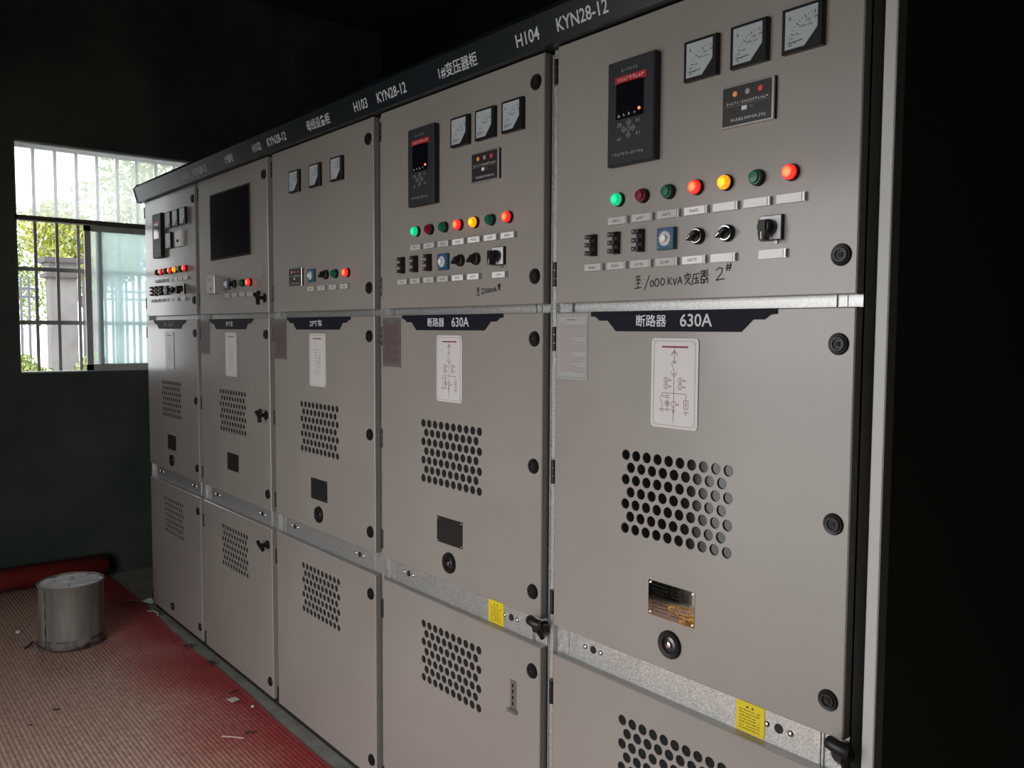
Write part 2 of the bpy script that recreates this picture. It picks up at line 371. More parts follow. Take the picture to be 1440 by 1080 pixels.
# ------------------------------------------------------------------ switchgear
ZUT, ZUB, ZMT, ZMB, ZLT, ZLB = 2.181, 1.5828, 1.5616, .8006, .7276, .040
DW, DT = .753, .023
def door_mesh(key, za, zb, vx=None, vz=None):
    def make():
        mb = MB(); c = .0022
        v = [(c, 0, za+c), (DW-c, 0, za+c), (DW-c, 0, zb-c), (c, 0, zb-c), (0, c, za), (DW, c, za), (DW, c, zb), (0, c, zb), (0, DT, za), (DW, DT, za), (DW, DT, zb), (0, DT, zb)]
        mb.add(v, [(0, 4, 5, 1), (1, 5, 6, 2), (2, 6, 7, 3), (3, 7, 4, 0), (4, 8, 9, 5), (5, 9, 10, 6), (6, 10, 11, 7), (7, 11, 8, 4), (11, 10, 9, 8)], PAINT)
        if vx is None: mb.quad(c, DW-c, za+c, zb-c, 0, PAINT); return mb
        R = .0117; N = 18; holes = []
        for r_ in range(7):
            for k in range(10 if r_ % 2 == 0 else 9): holes.append((vx+.03*k+(.015 if r_ % 2 else 0), vz-.0271*r_))
        X0, X1, Z0, Z1 = vx-.03, vx+.30, vz-.0271*6-.03, vz+.03
        for q in ((c, X0, za+c, zb-c), (X1, DW-c, za+c, zb-c), (X0, X1, za+c, Z0), (X0, X1, Z1, zb-c)): mb.quad(*q, 0, PAINT)
        pts = [Vector((X0, Z0)), Vector((X1, Z0)), Vector((X1, Z1)), Vector((X0, Z1))]; edges = [(0, 1), (1, 2), (2, 3), (3, 0)]
        for hx, hz in holes:
            s = len(pts)
            for i in range(N):
                a = 2*math.pi*i/N; pts.append(Vector((hx+R*math.cos(a), hz+R*math.sin(a)))); edges.append((s+i, s+(i+1) % N))
        vo, eo, fo, *_ = delaunay_2d_cdt(pts, edges, [], 0, 1e-7)
        keep = []
        for f in fo:
            cx = sum(vo[i].x for i in f)/len(f); cz = sum(vo[i].y for i in f)/len(f)
            if any((cx-hx)**2+(cz-hz)**2 < (R*.97)**2 for hx, hz in holes): continue
            keep.append(tuple(f))
        mb.add([(p.x, 0, p.y) for p in vo], keep, PAINT)
        for hx, hz in holes:
            ring = [(hx+R*math.cos(2*math.pi*i/N), hz+R*math.sin(2*math.pi*i/N)) for i in range(N)]
            mb.add([(x, 0, z) for x, z in ring]+[(x, .003, z) for x, z in ring], [(i, i+N, (i+1) % N+N, (i+1) % N) for i in range(N)], SIDE)
        return mb
    me = cached(key, make); return me
def fix(me):
    import bmesh
    b_ = bmesh.new(); b_.from_mesh(me); bmesh.ops.remove_doubles(b_, verts=b_.verts, dist=1e-6); bmesh.ops.recalc_face_normals(b_, faces=b_.faces); b_.to_mesh(me); b_.free()
VX, VZM, VZL = .2315, 1.2465, .6465
def lock_mesh():
    mb = MB(); mb.lathe([(.0, -.0035), (.008, -.0035), (.009, -.006), (.0125, -.006), (.0135, -.0035), (.0175, -.0045), (.0195, -.001), (.0195, .001)][::-1], BLACK, 22)
    mb.box(-.004, .004, -.0055, -.003, -.004, .004, MATTE_BLACK); return mb
def hinge_mesh():
    mb = MB()
    for a, b_ in ((-.029, -.0105), (-.0095, .0095), (.0105, .029)): mb.lathe([(.0065, a), (.0065, b_)], BLACK, 10, 'z')
    mb.lathe([(.004, -.029), (.004, .029)], STEEL, 8, 'z'); mb.box(-.012, -.004, .004, .02, -.028, .028, BLACK); return mb
def key_mesh():    # T-shaped black key or knob left in a lock
    mb = MB(); mb.lathe([(.017, .001), (.017, -.006), (.010, -.009), (.009, -.026)], BLACK, 16)
    mb.lathe([(.007, -.02), (.009, -.028), (.009, -.034), (.005, -.038)], BLACK, 14)
    mb.tube([(-.026, -.032, .012), (0, -.034, 0), (.026, -.032, -.012)], .0075, BLACK, 8); return mb
def wing_key_mesh():   # three-lobed key head
    mb = MB(); mb.lathe([(.018, .001), (.018, -.005), (.008, -.008), (.007, -.03)], BLACK, 16)
    for a in (60, 150, 285): mb.tube([(0, -.03, 0), (.027*math.cos(math.radians(a)), -.031, .027*math.sin(math.radians(a)))], .0085, BLACK, 8)
    return mb
def meter_mesh(): 
    mb = MB(); mb.box(-.04, .04, -.012, 0, -.039, .039, BLACK, .0015)
    mb.box(-.036, .036, -.0135, -.012, .034, .037, BLACK); return mb
def dial_mesh(kind):
    mb = MB(); y = -.0128
    mb.prism([(-.032, -.033), (.006, -.033), (.031, -.006), (.031, .033), (-.032, .033)], y, y+.0012, DIAL)
    y -= .0003; cx, cz = .026, -.027
    for i in range(13):
        a = math.radians(180-i*90/12); R1, R2 = .050, (.044 if i % 3 == 0 else .047)
        mb.stroke([(cx+R1*math.cos(a), cz+R1*math.sin(a)), (cx+R2*math.cos(a), cz+R2*math.sin(a))], .0009 if i % 3 else .0014, y, INK)
    for i, s in enumerate(('0', '50', '100', '150', '200')):
        a = math.radians(176-i*22); px, pz = cx+.0385*math.cos(a), cz+.0385*math.sin(a)
        put_text(mb, s, px-.0012*len(s), px+.0012*len(s)+.001, pz-.002, pz+.002, y, INK)
    put_text(mb, 'A' if kind == 'amp' else 'V', -.025, -.020, .016, .023, y, INK)
    tiny_print(mb, .006, .022, -.0005, .003, 6, y, INK, 4)
    tiny_print(mb, -.028, -.014, -.018, -.0155, 5, y, INK, 6); tiny_print(mb, -.028, -.004, -.030, -.0285, 9, y, GREYINK, 9)
    return mb
def pointer_mesh(kind):
    mb = MB(); y = -.0134
    if kind == 'amp': mb.stroke([(-.026, -.0235), (.003, -.0215)], .0016, y, INK)
    else: mb.stroke([(.013, .028), (.019, .008), (.022, -.004)], .0013, y, INK)
    return mb
def bezel_mesh(): return MB().lathe([(.0155, .001), (.0155, -.006), (.0140, -.0085), (.010, -.0085)], BLACK, 20)
def lens_mesh(c): return MB().lathe([(.0136, -.004), (.0138, -.0125), (.0130, -.0142), (.0112, -.0145), (.0110, -.0180), (.0098, -.0195), (.0, -.0198)], LENS[c], 20)
def holder_mesh(): 
    mb = MB(); mb.box(-.027, .031, -.0055, 0, -.0075, .0085, SILVERF); mb.box(.0265, .0305, -.0075, -.0055, -.0065, .0075, STEEL); return mb
def paper_mesh(k, mt):
    mb = MB(); mb.box(-.0265, .0245, -.0068, -.0056, -.0068, .0078, mt)
    if k: tiny_print(mb, -.013, .010, -.003, .0035, 4+k % 3, -.0070, INK, k, 1)
    return mb
def link_mesh():    # dark test-link block with three pairs of terminals
    mb = MB(); mb.box(-.007, .009, -.010, 0, -.024, .024, BLACK)
    for z in (-.018, 0, .018):
        mb.box(-.0125, .006, -.019, -.010, z-.0048, z+.0048, mat_link); mb.lathe([(.0028, -.022), (.0028, -.018)], STEEL, 8, c=(-.005, 0, z)); mb.box(-.0135, -.009, -.017, -.008, z-.002, z+.002, STEEL)
    return mb
mat_link = mat('brown_black_bakelite', (.035, .028, .024), .35)
def knob_ring_mesh():
    return MB().lathe([(.0165, .001), (.0165, -.007), (.0150, -.010), (.0135, -.010)], BLACK, 22).lathe([(.0140, -.010), (.0140, -.0118), (.0122, -.0118), (.0122, -.010)], CHROME, 22)
def knob_mesh():
    mb = MB(); mb.lathe([(.0118, -.010), (.0115, -.014), (0, -.0145)], BLACK, 18)
    a = math.radians(218); ca, sa = math.cos(a), math.sin(a); na, nb = -sa*.0042, ca*.0042
    pl = [(-.010*ca+na, -.010*sa+nb), (.013*ca+na*.6, .013*sa+nb*.6), (.013*ca-na*.6, .013*sa-nb*.6), (-.010*ca-na, -.010*sa-nb)]
    mb.prism(pl, -.028, -.013, BLACK); mb.stroke([(.002*ca, .002*sa), (.011*ca, .011*sa)], .0012, -.0285, CHROME); return mb
def dialsq_mesh():
    mb = MB(); mb.box(-.0225, .0225, -.010, 0, -.0225, .0225, BLUE2, .001); mb.box(-.0215, .0215, -.0112, -.010, -.0005, .0215, BLUE); mb.box(-.0215, .0215, -.0111, -.010, -.0215, -.0005, BLUE2)
    mb.lathe([(.0152, -.0112), (.0152, -.0125), (.013, -.013), (.0, -.0131)], CARD, 24)
    for i in range(11):
        a = math.radians(-45+i*27); mb.stroke([(.0165*math.cos(a), .0165*math.sin(a)), (.019*math.cos(a), .019*math.sin(a))], .0009, -.0115, CARD)
    mb.lathe([(.0013, -.0125), (.0013, -.011)], WHITE, 8, c=(-.0175, 0, -.0175)); return mb
def rotary_plate():
    mb = MB(); mb.box(-.023, .023, -.008, 0, -.023, .023, BLACK); mb.box(-.0215, .0215, -.0095, -.008, -.0215, .0215, WHITE); tiny_print(mb, .008, .019, .012, .016, 2, -.0098, INK, 2); mb.box(.006, .012, -.004, 0, -.029, -.023, STEEL); return mb
def rotary_knob():
    mb = MB(); mb.lathe([(.015, -.0095), (.015, -.020), (.013, -.022), (.012, -.034), (0, -.035)], BLACK, 22)
    mb.prism([(-.007, .012), (.007, .012), (.0075, -.012), (.005, -.024), (-.005, -.024), (-.0075, -.012)], -.038, -.020, BLACK); mb.stroke([(0, -.010), (0, -.022)], .002, -.0385, WHITE); return mb

def relay(parent, x0, x1, z0, z1, lightcol=False):
    w, h, d = x1-x0, z1-z0, .020
    mb = MB(); body = RELAY
    mb.box(0, w, -d, -.004, 0, h, body, .003); mb.box(.001, w, -.004, 0, .001, h-.001, RELAYSIDE)
    mb.add([(w+.0002, -d+.003, .002), (w+.0002, -.0005, .002), (w+.0002, -.0005, h-.002), (w+.0002, -d+.003, h-.002)], [(0, 1, 2, 3)], RELAYSIDE)
    r = obj('protection_relay', mb, parent, (x0, 0, z0), label='charcoal protection relay with red header strip and small screen')
    y = -d-.0003
    mb = MB(); mb.box(w*.20, w*.79, -d-.0006, -d+.001, h*.435, h*.80, SCREEN); mb.box(w*.24, w*.73, -d-.0012, -d-.0006, h*.52, h*.78, SCREEN)
    obj('screen', mb, r)
    mb = MB(); mb.box(w*.18, w*.84, -d-.0012, -d, h*.775, h*.84, REDBAR); tiny_print(mb, w*.24, w*.80, h*.79, h*.825, 9, -d-.0016, LETTER, 5, 1); obj('header_strip', mb, r)
    mb = MB(); put_text(mb, 'C', w*.29, w*.34, h*.36, h*.39, y, GREYINK)
    for px, pz, q in ((.48, .39, 1), (.37, .33, 1), (.57, .33, 1), (.47, .27, 1), (.475, .33, 0), (.27, .38, 2), (.68, .39, 2), (.28, .25, 2), (.68, .27, 2)):
        cx, cz, s = w*px, h*pz, .0062 if q != 0 else .004
        if q == 1: mb.stroke([(cx-s, cz), (cx, cz+s), (cx+s, cz), (cx, cz-s), (cx-s, cz)], .0014, y, GREYINK); mb.stroke([(cx-s*.3, cz), (cx+s*.3, cz)], .002, y, GREYINK)
        elif q == 0: mb.stroke([(cx-s, cz-s), (cx+s, cz-s), (cx+s, cz+s), (cx-s, cz+s), (cx-s, cz-s)], .0011, y, GREYINK)
        else: tiny_print(mb, cx-s, cx+s, cz-s*.7, cz+s*.7, 2, y, GREYINK, int(px*100), 1)
    obj('keypad', mb, r)
    mb = MB(); tiny_print(mb, w*.30, w*.66, h*.885, h*.915, 6, y, GREYINK, 3, 1); obj('heading_print', mb, r)
    obj('footer_print', tiny_print(MB(), w*.12, w*.80, h*.085, h*.115, 12, y, GREYINK, 8, .95), r)
    mb = MB()
    for k in range(4): tiny_print(mb, w*(.24+.11*k), w*(.30+.11*k), h*.455, h*.485, 1, -d-.0010, LETTER, 30+k, 1)
    obj('key_print', mb, r)
    obj('status_light', MB().lathe([(.0032, -.0006), (.003, -.002), (0, -.0024)], REDLED, 12), r, (w*.70, -d, h*.50))
    return r
def charge_display(parent, x0, x1, z0, z1, label=None):
    w, h, d = x1-x0, z1-z0, .008
    mb = MB(); mb.box(0, w, -d, 0, 0, h, SILVERF, .0015); mb.box(w-.0008, w+.0006, -d+.002, 0, .001, h-.001, MATTE_BLACK)
    r = obj('charge_display', mb, parent, (x0, 0, z0), label=label)
    mb = MB(); y = -d-.001; mb.box(.003, w-.006, y, -d, .003, h-.003, MEMBRANE); y -= .0003
    tiny_print(mb, w*.10, w*.90, h*.53, h*.60, 16, y, LETTER, 13, .95); mb.stroke([(w*.05, h*.50), (w*.93, h*.50)], .0006, y, GREYINK)
    mb.quad(w*.40, w*.50, h*.36, h*.46, y, PAPER); tiny_print(mb, w*.55, w*.62, h*.38, h*.45, 2, y, GREYINK, 5, 1); tiny_print(mb, w*.18, w*.86, h*.12, h*.20, 13, y, LETTER, 17, 1)
    obj('face', mb, r)
    for k, mt in enumerate((AMBERDOT, GREYDOT, REDDOT)):
        s = min(.0055, h*.07); obj('indicator_light', MB().lathe([(s, 0), (s*.9, -.0015), (0, -.002)], mt, 12), r, (w*(.27+.24*k), y+.0002, h*.78))
    return r
def lamp(parent, x, z, c):
    names = {'green_lit': 'lit green', 'red_lit': 'lit red', 'yellow_lit': 'lit yellow', 'green_dark': 'unlit green', 'red_dark': 'unlit dark red'}
    o = obj('indicator_lamp', cached('lamp_bezel', bezel_mesh), parent, (x, 0, z), label='%s indicator lamp in a black ring' % names[c])
    obj('lens', cached('lens_'+c, lambda: lens_mesh(c)), o)
def tag_label(parent, x, z, k, mt=None):
    o = obj('label_holder', cached('label_holder', holder_mesh), parent, (x, 0, z))
    mt = mt or CARD
    obj('paper_label', cached('paper%d%s' % (k, mt.name), lambda: paper_mesh(k, mt)), o)
def meter(parent, x, z, kind):
    o = obj('ammeter' if kind == 'amp' else 'voltmeter', cached('meter', meter_mesh), parent, (x, 0, z))
    obj('dial', cached('dial'+kind, lambda: dial_mesh(kind)), o); obj('pointer', cached('pointer'+kind, lambda: pointer_mesh(kind)), o)
def knob(parent, x, z):
    o = obj('selector_switch', cached('knob_ring', knob_ring_mesh), parent, (x, 0, z)); obj('handle', cached('knob', knob_mesh), o)
def dialsq(parent, x, z):
    o = obj('time_relay', cached('dialsq', dialsq_mesh), parent, (x, 0, z), label='small square blue dial'); obj('knob', cached('dialknob', lambda: MB().lathe([(.0078, -.013), (.007, -.019), (.003, -.0195), (0, -.0195)], WHITE, 16)), o)
def rotary(parent, x, z):
    o = obj('rotary_switch', cached('rotary', rotary_plate), parent, (x, 0, z), label='white square switch plate with black lever'); obj('lever', cached('rotary_knob', rotary_knob), o)
def emblem(parent, txt):
    L = [(.121, 1.5615), (.121, 1.551), (.135, 1.550), (.148, 1.541), (.173, 1.541), (.199, 1.5175)]
    P = L+[(.723-x, z) for x, z in L[::-1]]
    o = obj('header_plate', cached('emblem', lambda: MB().prism(P[::-1], -.003, -.0003, NAVY)), parent, label='navy header plate with stepped ends')
    for s, x0, x1, z0, z1 in txt: obj('lettering', put_text(MB(), s, x0, x1, z0, z1, -.0036, LETTER), o)
    if not txt: obj('lettering', tiny_print(MB(), .28, .44, 1.528, 1.552, 5, -.0036, GREYINK, 21, 1), o)
def circuit(parent, simple=0):
    x0, x1, z0, z1 = .303, .4255, 1.317, 1.5035
    mb = MB(); r = .008; P = []
    for cx, cz, a0 in ((x1-r, z1-r, 0), (x0+r, z1-r, 90), (x0+r, z0+r, 180), (x1-r, z0+r, 270)):
        for k in range(4): a = math.radians(a0+k*30); P.append((cx+r*math.cos(a), cz+r*math.sin(a)))
    mb.prism(P[::-1], -.0025, -.0002, PLATEWHITE)
    for cx in (x0+.006, x1-.006):
        for cz in (z0+.006, z1-.006): mb.lathe([(.0022, -.0025), (.0018, -.0035), (0, -.0038)], SILVERF, 8, c=(cx, 0, cz))
    o = obj('circuit_diagram_plate', mb, parent, label='white enamel plate with a red circuit diagram')
    d = MB(); y = -.0029; W, H = x1-x0, z1-z0
    def T(u, v): return (x0+W*u, z1-H*v)
    def S(pts, w=.0009, m_=REDINK): d.stroke([T(*p) for p in pts], w, y, m_)
    def circ(u, v, rr): S([(u+rr*math.cos(a*math.pi/5), v+rr*W/H*math.sin(a*math.pi/5)) for a in range(11)], .0008)
    a = .06; S([(a+.04, .03), (1-a-.04, .03)], .0007); S([(a+.04, .97), (1-a-.04, .97)], .0007); S([(a, .055), (a, .945)], .0006, INK); S([(1-a, .055), (1-a, .945)], .0006)
    for ux, sx in ((a, 1), (1-a, -1)):
        for vz, sz in ((.03, 1), (.97, -1)): S([(ux+sx*.04, vz), (ux+sx*.04, vz+sz*.025), (ux, vz+sz*.025)], .0006)
    S([(.24, .095), (.78, .095)], .0034)
    if simple == 0:
        S([(.5, .1), (.5, .27)]); S([(.43, .19), (.5, .15), (.57, .19)]); S([(.44, .165), (.5, .135), (.56, .165)])
        S([(.46, .25), (.54, .28)]); S([(.54, .25), (.46, .28)]); S([(.44, .28), (.5, .36), (.5, .40)]); S([(.43, .37), (.5, .405), (.57, .37)]); S([(.44, .395), (.5, .425), (.56, .395)])
        S([(.5, .42), (.5, .93)])
        for u in (.33, .63):
            S([(u, .43), (u, .57)]); circ(u, .465, .045); circ(u, .535, .045)
            for v in (.465, .535): S([(u+.05, v), (u+.12, v)]); S([(u+.07, v-.012), (u+.11, v+.012)])
        S([(.25, .61), (.76, .61)]); S([(.25, .61), (.25, .65)]); S([(.19, .65), (.31, .65)], .0008); S([(.2, .67), (.25, .73), (.25, .79)]); S([(.18, .79), (.32, .79)]); S([(.21, .805), (.29, .805)]); S([(.23, .82), (.27, .82)])
        S([(.36, .61), (.36, .64)]); S([(.31, .64), (.41, .64)]); S([(.31, .66), (.41, .66)]); S([(.36, .66), (.36, .79)]); circ(.36, .725, .045); S([(.33, .71), (.39, .74)]); S([(.39, .71), (.33, .74)]); S([(.31, .79), (.43, .79)]); S([(.33, .805), (.40, .805)])
        circ(.5, .73, .05); S([(.55, .73), (.62, .73)]); S([(.57, .72), (.6, .745)]); S([(.47, .79), (.53, .79), (.5, .83), (.47, .79)])
        S([(.76, .61), (.76, .68)]); S([(.715, .68), (.805, .68), (.805, .77), (.715, .77), (.715, .68)]); S([(.76, .70), (.76, .745)], .0016); S([(.76, .77), (.76, .81)]); S([(.70, .81), (.82, .81)]); S([(.73, .825), (.79, .825)]); S([(.75, .84), (.77, .84)])
    else:
        S([(.42, .1), (.42, .48), (.5, .55), (.5, .86)], .0009, INK if simple == 2 else REDINK)
        for k in range(9):
            v = .30+.055*k; S([(.55+.02*(k % 3), v), (.72, v+.012)], .0012); S([(.34, v), (.46, v)], .0010, INK if k % 2 else REDINK)
        circ(.62, .45, .05); circ(.62, .53, .05)
    obj('diagram', d, o)
def notice(parent, dark):
    x0, x1, z0, z1 = .006, .110, 1.405, 1.556
    mb = MB().box(x0, x1, -.0015, -.0002, z0, z1, NOTICED if dark else NOTICE)
    o = obj('notice_plate', mb, parent, label=('dark' if dark else 'pale')+' metal notice plate with fine red print')
    d = MB(); y = -.0018; ink = PINKINK if not dark else REDINK; bord = INK if not dark else GREYINK
    d.stroke([(x0+.004, z0+.004), (x1-.004, z0+.004), (x1-.004, z1-.004), (x0+.004, z1-.004), (x0+.004, z0+.004)], .0006, y, bord)
    tiny_print(d, x0+.035, x1-.035, z1-.014, z1-.0105, 6, y, bord, 2, 1); tiny_print(d, x0+.012, x0+.034, z1-.021, z1-.0185, 5, y, ink, 3, 1)
    r = random.Random(4)
    for k in range(23): 
        zz = z1-.028-k*.0049; e = x1-.008 if r.random() < .7 else x1-.03-.03*r.random()
        tiny_print(d, x0+.010, e, zz, zz+.003, int((e-x0-.01)/.0035), y, ink, 40+k, .96)
    obj('print', d, o)
def rating(parent, shiny):
    x0, x1, z0, z1 = .3035, .4265, .9105, .9855
    mb = MB().box(x0, x1, -.0015, -.0001, z0, z1, PLATE if shiny else DARKPLATE)
    o = obj('rating_plate', mb, parent, label='mirror-bright rating plate' if shiny else 'dark engraved rating plate')
    d = MB()
    for k in range(8):
        zz = z1-.010-k*.008; tiny_print(d, x0+.01, x0+.055, zz, zz+.0035, 9, -.0018, INK if shiny else GREYDIM, 60+k, .9); tiny_print(d, x0+.062, x1-.012, zz, zz+.0035, 9, -.0018, INK if shiny else GREYDIM, 80+k, .7)
    obj('print', d, o)
    for cx in (x0+.005, x1-.005):
        for cz in (z0+.005, z1-.005): obj('rivet', cached('small_rivet', lambda: MB().lathe([(.003, 0), (.0026, -.0016), (0, -.0024)], CHROME, 10)), o, (cx, -.0015, cz))
GREYDIM = mat('dim_engraving', (.05, .047, .042), .5)
def round_lock(parent, x=.364, z=.859, r=.030):
    mb = MB().lathe([(r, .001), (r, -.004), (r*.93, -.007), (r*.60, -.0055), (r*.55, -.002)], BLACK, 28); mb.lathe([(r*.56, -.002), (r*.50, -.003), (0, -.003)], STEELD, 20)
    o = obj('crank_port', mb, parent, (x, 0, z), label='round black port with bright metal centre')
    obj('spindle', MB().lathe([(.0075, -.002), (.007, -.009), (.004, -.010), (0, -.010)], CHROME, 14), o, (.001, 0, .001))
STEELD = mat('dark_steel', (.13, .125, .12), .25, .9)

def rail(parent, plugs, sticker, galv_label='spangled galvanised crossbar with rivets'):
    Y = DT+.001; zt, zb = ZMB+.012, ZLT-.012
    mb = MB(); mb.box(.033, .698, Y-.001, Y+.02, zb, zt, GALV)
    o = obj('crossbar', mb, parent, label=galv_label)
    for x, z in plugs: 
        obj('plug', cached('plug', lambda: MB().lathe([(.0095, 0), (.009, -.0015), (0, -.0018)], MATTE_BLACK, 16)), o, (x, Y-.001, z))
        for s in (-.0255, .0255): obj('rivet', cached('rivet', lambda: MB().lathe([(.0065, 0), (.0055, -.0025), (.003, -.004), (0, -.0045)], CHROME, 14)), o, (x+s, Y-.001, z))
    if sticker:
        s = MB(); x0, x1, z0, z1 = .516, .581, .729, .790; s.box(x0, x1, Y-.0022, Y-.001, z0, z1, YELLOW)
        q = obj('warning_sticker', s, parent, label='yellow warning sticker with small black print'); d = MB(); y = Y-.0026
        d.prism([(x0+.026, z1-.006), (x0+.029, z1-.011), (x0+.023, z1-.011)], y, y+.0003, INK); d.prism([(x0+.038, z1-.006), (x0+.041, z1-.011), (x0+.035, z1-.011)], y, y+.0003, INK)
        for k in range(7): tiny_print(d, x0+.007, x1-.010, z1-.018-k*.0062, z1-.0148-k*.0062, 11, y, INK, 90+k, .95)
        obj('print', d, q)

def frame_mesh(last):
    mb = MB(); Y = DT+.002
    # body sides, top, back, base; front grid of galvanised members
    for xa, xb in ((-.0443, -.0415), (.7525, .7553)): mb.box(xa, xb, Y, 1.30, 0, 2.18, PAINT)
    mb.box(-.0443, .7553, 1.297, 1.30, 0, 2.18, PAINT); mb.box(-.0443, .7553, Y, 1.30, 2.177, 2.18, PAINT); mb.box(-.0443, .7553, Y-.001, 1.30, 0, .034, MATTE_BLACK)  # base blackened to paint in the shadow line under the doors
    mb.box(-.0443, .032, Y, Y+.03, .034, 2.18, GALV); mb.box(.699, .7553, Y, Y+.03, .034, 2.18, GALV)
    mb.box(-.0443, .7553, Y+.004, Y+.03, 1.55, 1.60, GALV)
    for x in (-.040, .704, .0325): mb.box(x-.0012, x+.0012, Y-.004, Y, .036, 2.175, GALV)
    mb.box(-.024, -.013, Y-.012, Y, .036, 2.18, GALV)     # folded flange beside the door gap
    mb.box(.7225, .7245, Y-.002, Y, 1.563, 1.582, STEEL)
    mb.box(.04, .72, .2, .21, .05, 2.15, DARK)
    return mb
for key, a, b_, v in (('instrument_door', ZUB, ZUT, None), ('breaker_door', ZMB, ZMT, VZM), ('cable_door', ZLB, ZLT, VZL)):
    fix(door_mesh(key, a, b_, VX if v else None, v))
def door(parent, key, locks, hinges, special={}, glass=False):
    o = obj(key, CACHE[key], parent)
    for z in locks: obj('lock', cached('lock', lock_mesh), o, (.7235, 0, z))
    for z in hinges: obj('hinge', cached('hinge', hinge_mesh), o, (-.0075, .004, z))
    for z, fn in special.items(): obj('key_handle', cached(fn.__name__, fn), o, (.718, 0, z))
    if key != 'instrument_door':
        vz = VZM if key == 'breaker_door' else VZL
        gm = GLASSDARK if glass and key == 'breaker_door' else DARK
        obj('vent_backing', cached('vb'+key+gm.name, lambda: MB().box(VX-.028, VX+.298, .0032, .0062, vz-.19, vz+.028, gm)), o)
    return o
LABELS = [
 'grey switchgear cabinet nearest the window, leftmost of the five, full row of lamps',
 'grey switchgear cabinet with a large dark screen and a white meter, second from the window',
 'grey switchgear cabinet marked H103 with two lamps and three voltmeters, middle of the row',
 'grey switchgear cabinet marked H104 with 250 kVA handwritten in black, second from the right',
 'grey switchgear cabinet at the right end with 1000 kVA handwritten in black, nearest the camera']
LOCKU, LOCKM, LOCKL = [2.117, 1.651], [1.4975, 1.1815, .8645], [.6605, .103]
HU, HM, HL = [2.126, 1.652], [1.4985, 1.177, .8545], [.6295, .075]
cabs = []
NORMAL_LAMPS = ['green_lit', 'red_dark', 'green_dark', 'red_lit', 'yellow_lit', 'green_dark', 'red_lit']
def lower_row(c, papers):
    for k in range(3): obj('test_link', cached('link', link_mesh), c, (.127+.0705*k, 0, 1.7105))
    dialsq(c, .341, 1.7085); knob(c, .4185, 1.7075); knob(c, .4885, 1.7075); rotary(c, .588, 1.7085)
    for k in range(6): tag_label(c, .129+.0702*k, 1.6605, k+1 if k < 5 else papers[0], CARD if k < 4 else PAPERL)
    tag_label(c, .589, 1.6605, papers[1], PAPERL)
    for k in range(7): tag_label(c, .201+.0705*k, 1.758, (k+11) if k < papers[2] else 0, CARD if k < 3 else PAPERL)
PAPERL = mat('white_label_paper', (.93, .91, .90), .4, spec=.8)
def texts(mb, items, y, mt):
    for s, x0, x1, z0, z1 in items: put_text(mb, s, x0, x1, z0, z1, y, mt)
    return mb
for i in range(5):
    c = empty('switchgear_cabinet', (.8*i, 0, 0), LABELS[i], 'cabinet', 'row of switchgear cabinets'); cabs.append(c)
    obj('frame', cached('frame', lambda: frame_mesh(False)), c)
    door(c, 'instrument_door', [2.117, 1.651] if i != 1 else [2.117], HU, {1.6405: wing_key_mesh} if i == 1 else {})
    door(c, 'breaker_door', LOCKM if i != 1 else [1.4975, .8645], HM, {1.179: wing_key_mesh} if i == 1 else {}, glass=(i == 4))
    door(c, 'cable_door', LOCKL if i != 1 else [.103], HL, {.6605: key_mesh} if i == 1 else {})
    rail(c, [(.115, .767), (.612, .763)], i >= 3)
    # banner over the door: leaning face with lettering
    bx0, bx1 = (-.05 if i == 0 else -.0443), .7545
    bm_ = MB().prism_x([(-.001, 2.184), (-.021, 2.184), (-.039, 2.254), (-.018, 2.276), (.03, 2.284), (.03, 2.184)], bx0, bx1, BANNER)
    if i == 0: bm_.prism_x([(.0, 2.180), (-.023, 2.181), (-.042, 2.254), (-.02, 2.279), (.03, 2.287)], bx0-.004, bx0, MATTE_BLACK)
    o = obj('banner_panel', bm_, c); 
    items = [('KYN28-12', .027, .188, 2.2015, 2.2305)] if i else []
    items += {1: [('计量柜', .40, .49, 2.200, 2.2315), ('H102', .690, .768, 2.2015, 2.2305)], 2: [('母线设备柜', .355, .523, 2.199, 2.233), ('H103', .686, .768, 2.2015, 2.2305)],
              3: [('1#变压器柜', .353, .525, 2.199, 2.233), ('H104', .682, .766, 2.2015, 2.2305)], 4: [], 0: [('H101', .690, .768, 2.2015, 2.2305)]}[i]
    for s, x0, x1, z0, z1 in items:
        mb = MB(); v, f = glyphs(s); k = (-.039+.021)/(2.254-2.184)
        mb.add([(x0+(x1-x0)*p, -.021+k*(z0+(z1-z0)*q-2.184)-.0006, z0+(z1-z0)*q) for p, q in v], f, LETTER)
        obj('lettering', mb, o)
    # breaker door fittings
    EM = {0: [], 1: [('3PT车', .315, .395, 1.5275, 1.5525)], 2: [('2PT车', .31, .405, 1.5275, 1.5525)],
          3: [('断路器', .259, .342, 1.527, 1.553), ('630A', .378, .458, 1.5275, 1.5535)], 4: [('断路器', .259, .342, 1.527, 1.553), ('630A', .378, .458, 1.5275, 1.5535)]}[i]
    emblem(c, EM); circuit(c, {0: 1, 1: 2, 2: 1}.get(i, 0)); notice(c, i < 4) if i else None
    rating(c, i == 4)
    if i != 1: round_lock(c)
    if i == 0: round_lock(c, .332, .102, .020)
    if i in (3, 4):
        lt = MB(); lt.lathe([(.019, .0205), (.019, .004), (.016, .001)], STEELD, 20, c=(.739, 0, .770)); lt.lathe([(.010, .001), (.009, -.022)], BLACK, 12, c=(.747, 0, .779))
        lt.tube([(.735, -.025, .800), (.742, -.028, .800), (.758, -.028, .797), (.768, -.023, .795)], .0125, BLACK, 10); lt.tube([(.750, -.022, .794), (.752, -.010, .772), (.749, .004, .752)], .007, BLACK, 8)
        obj('latch', lt, c, (.008, 0, .003), label='black T-shaped latch handle on a steel boss')
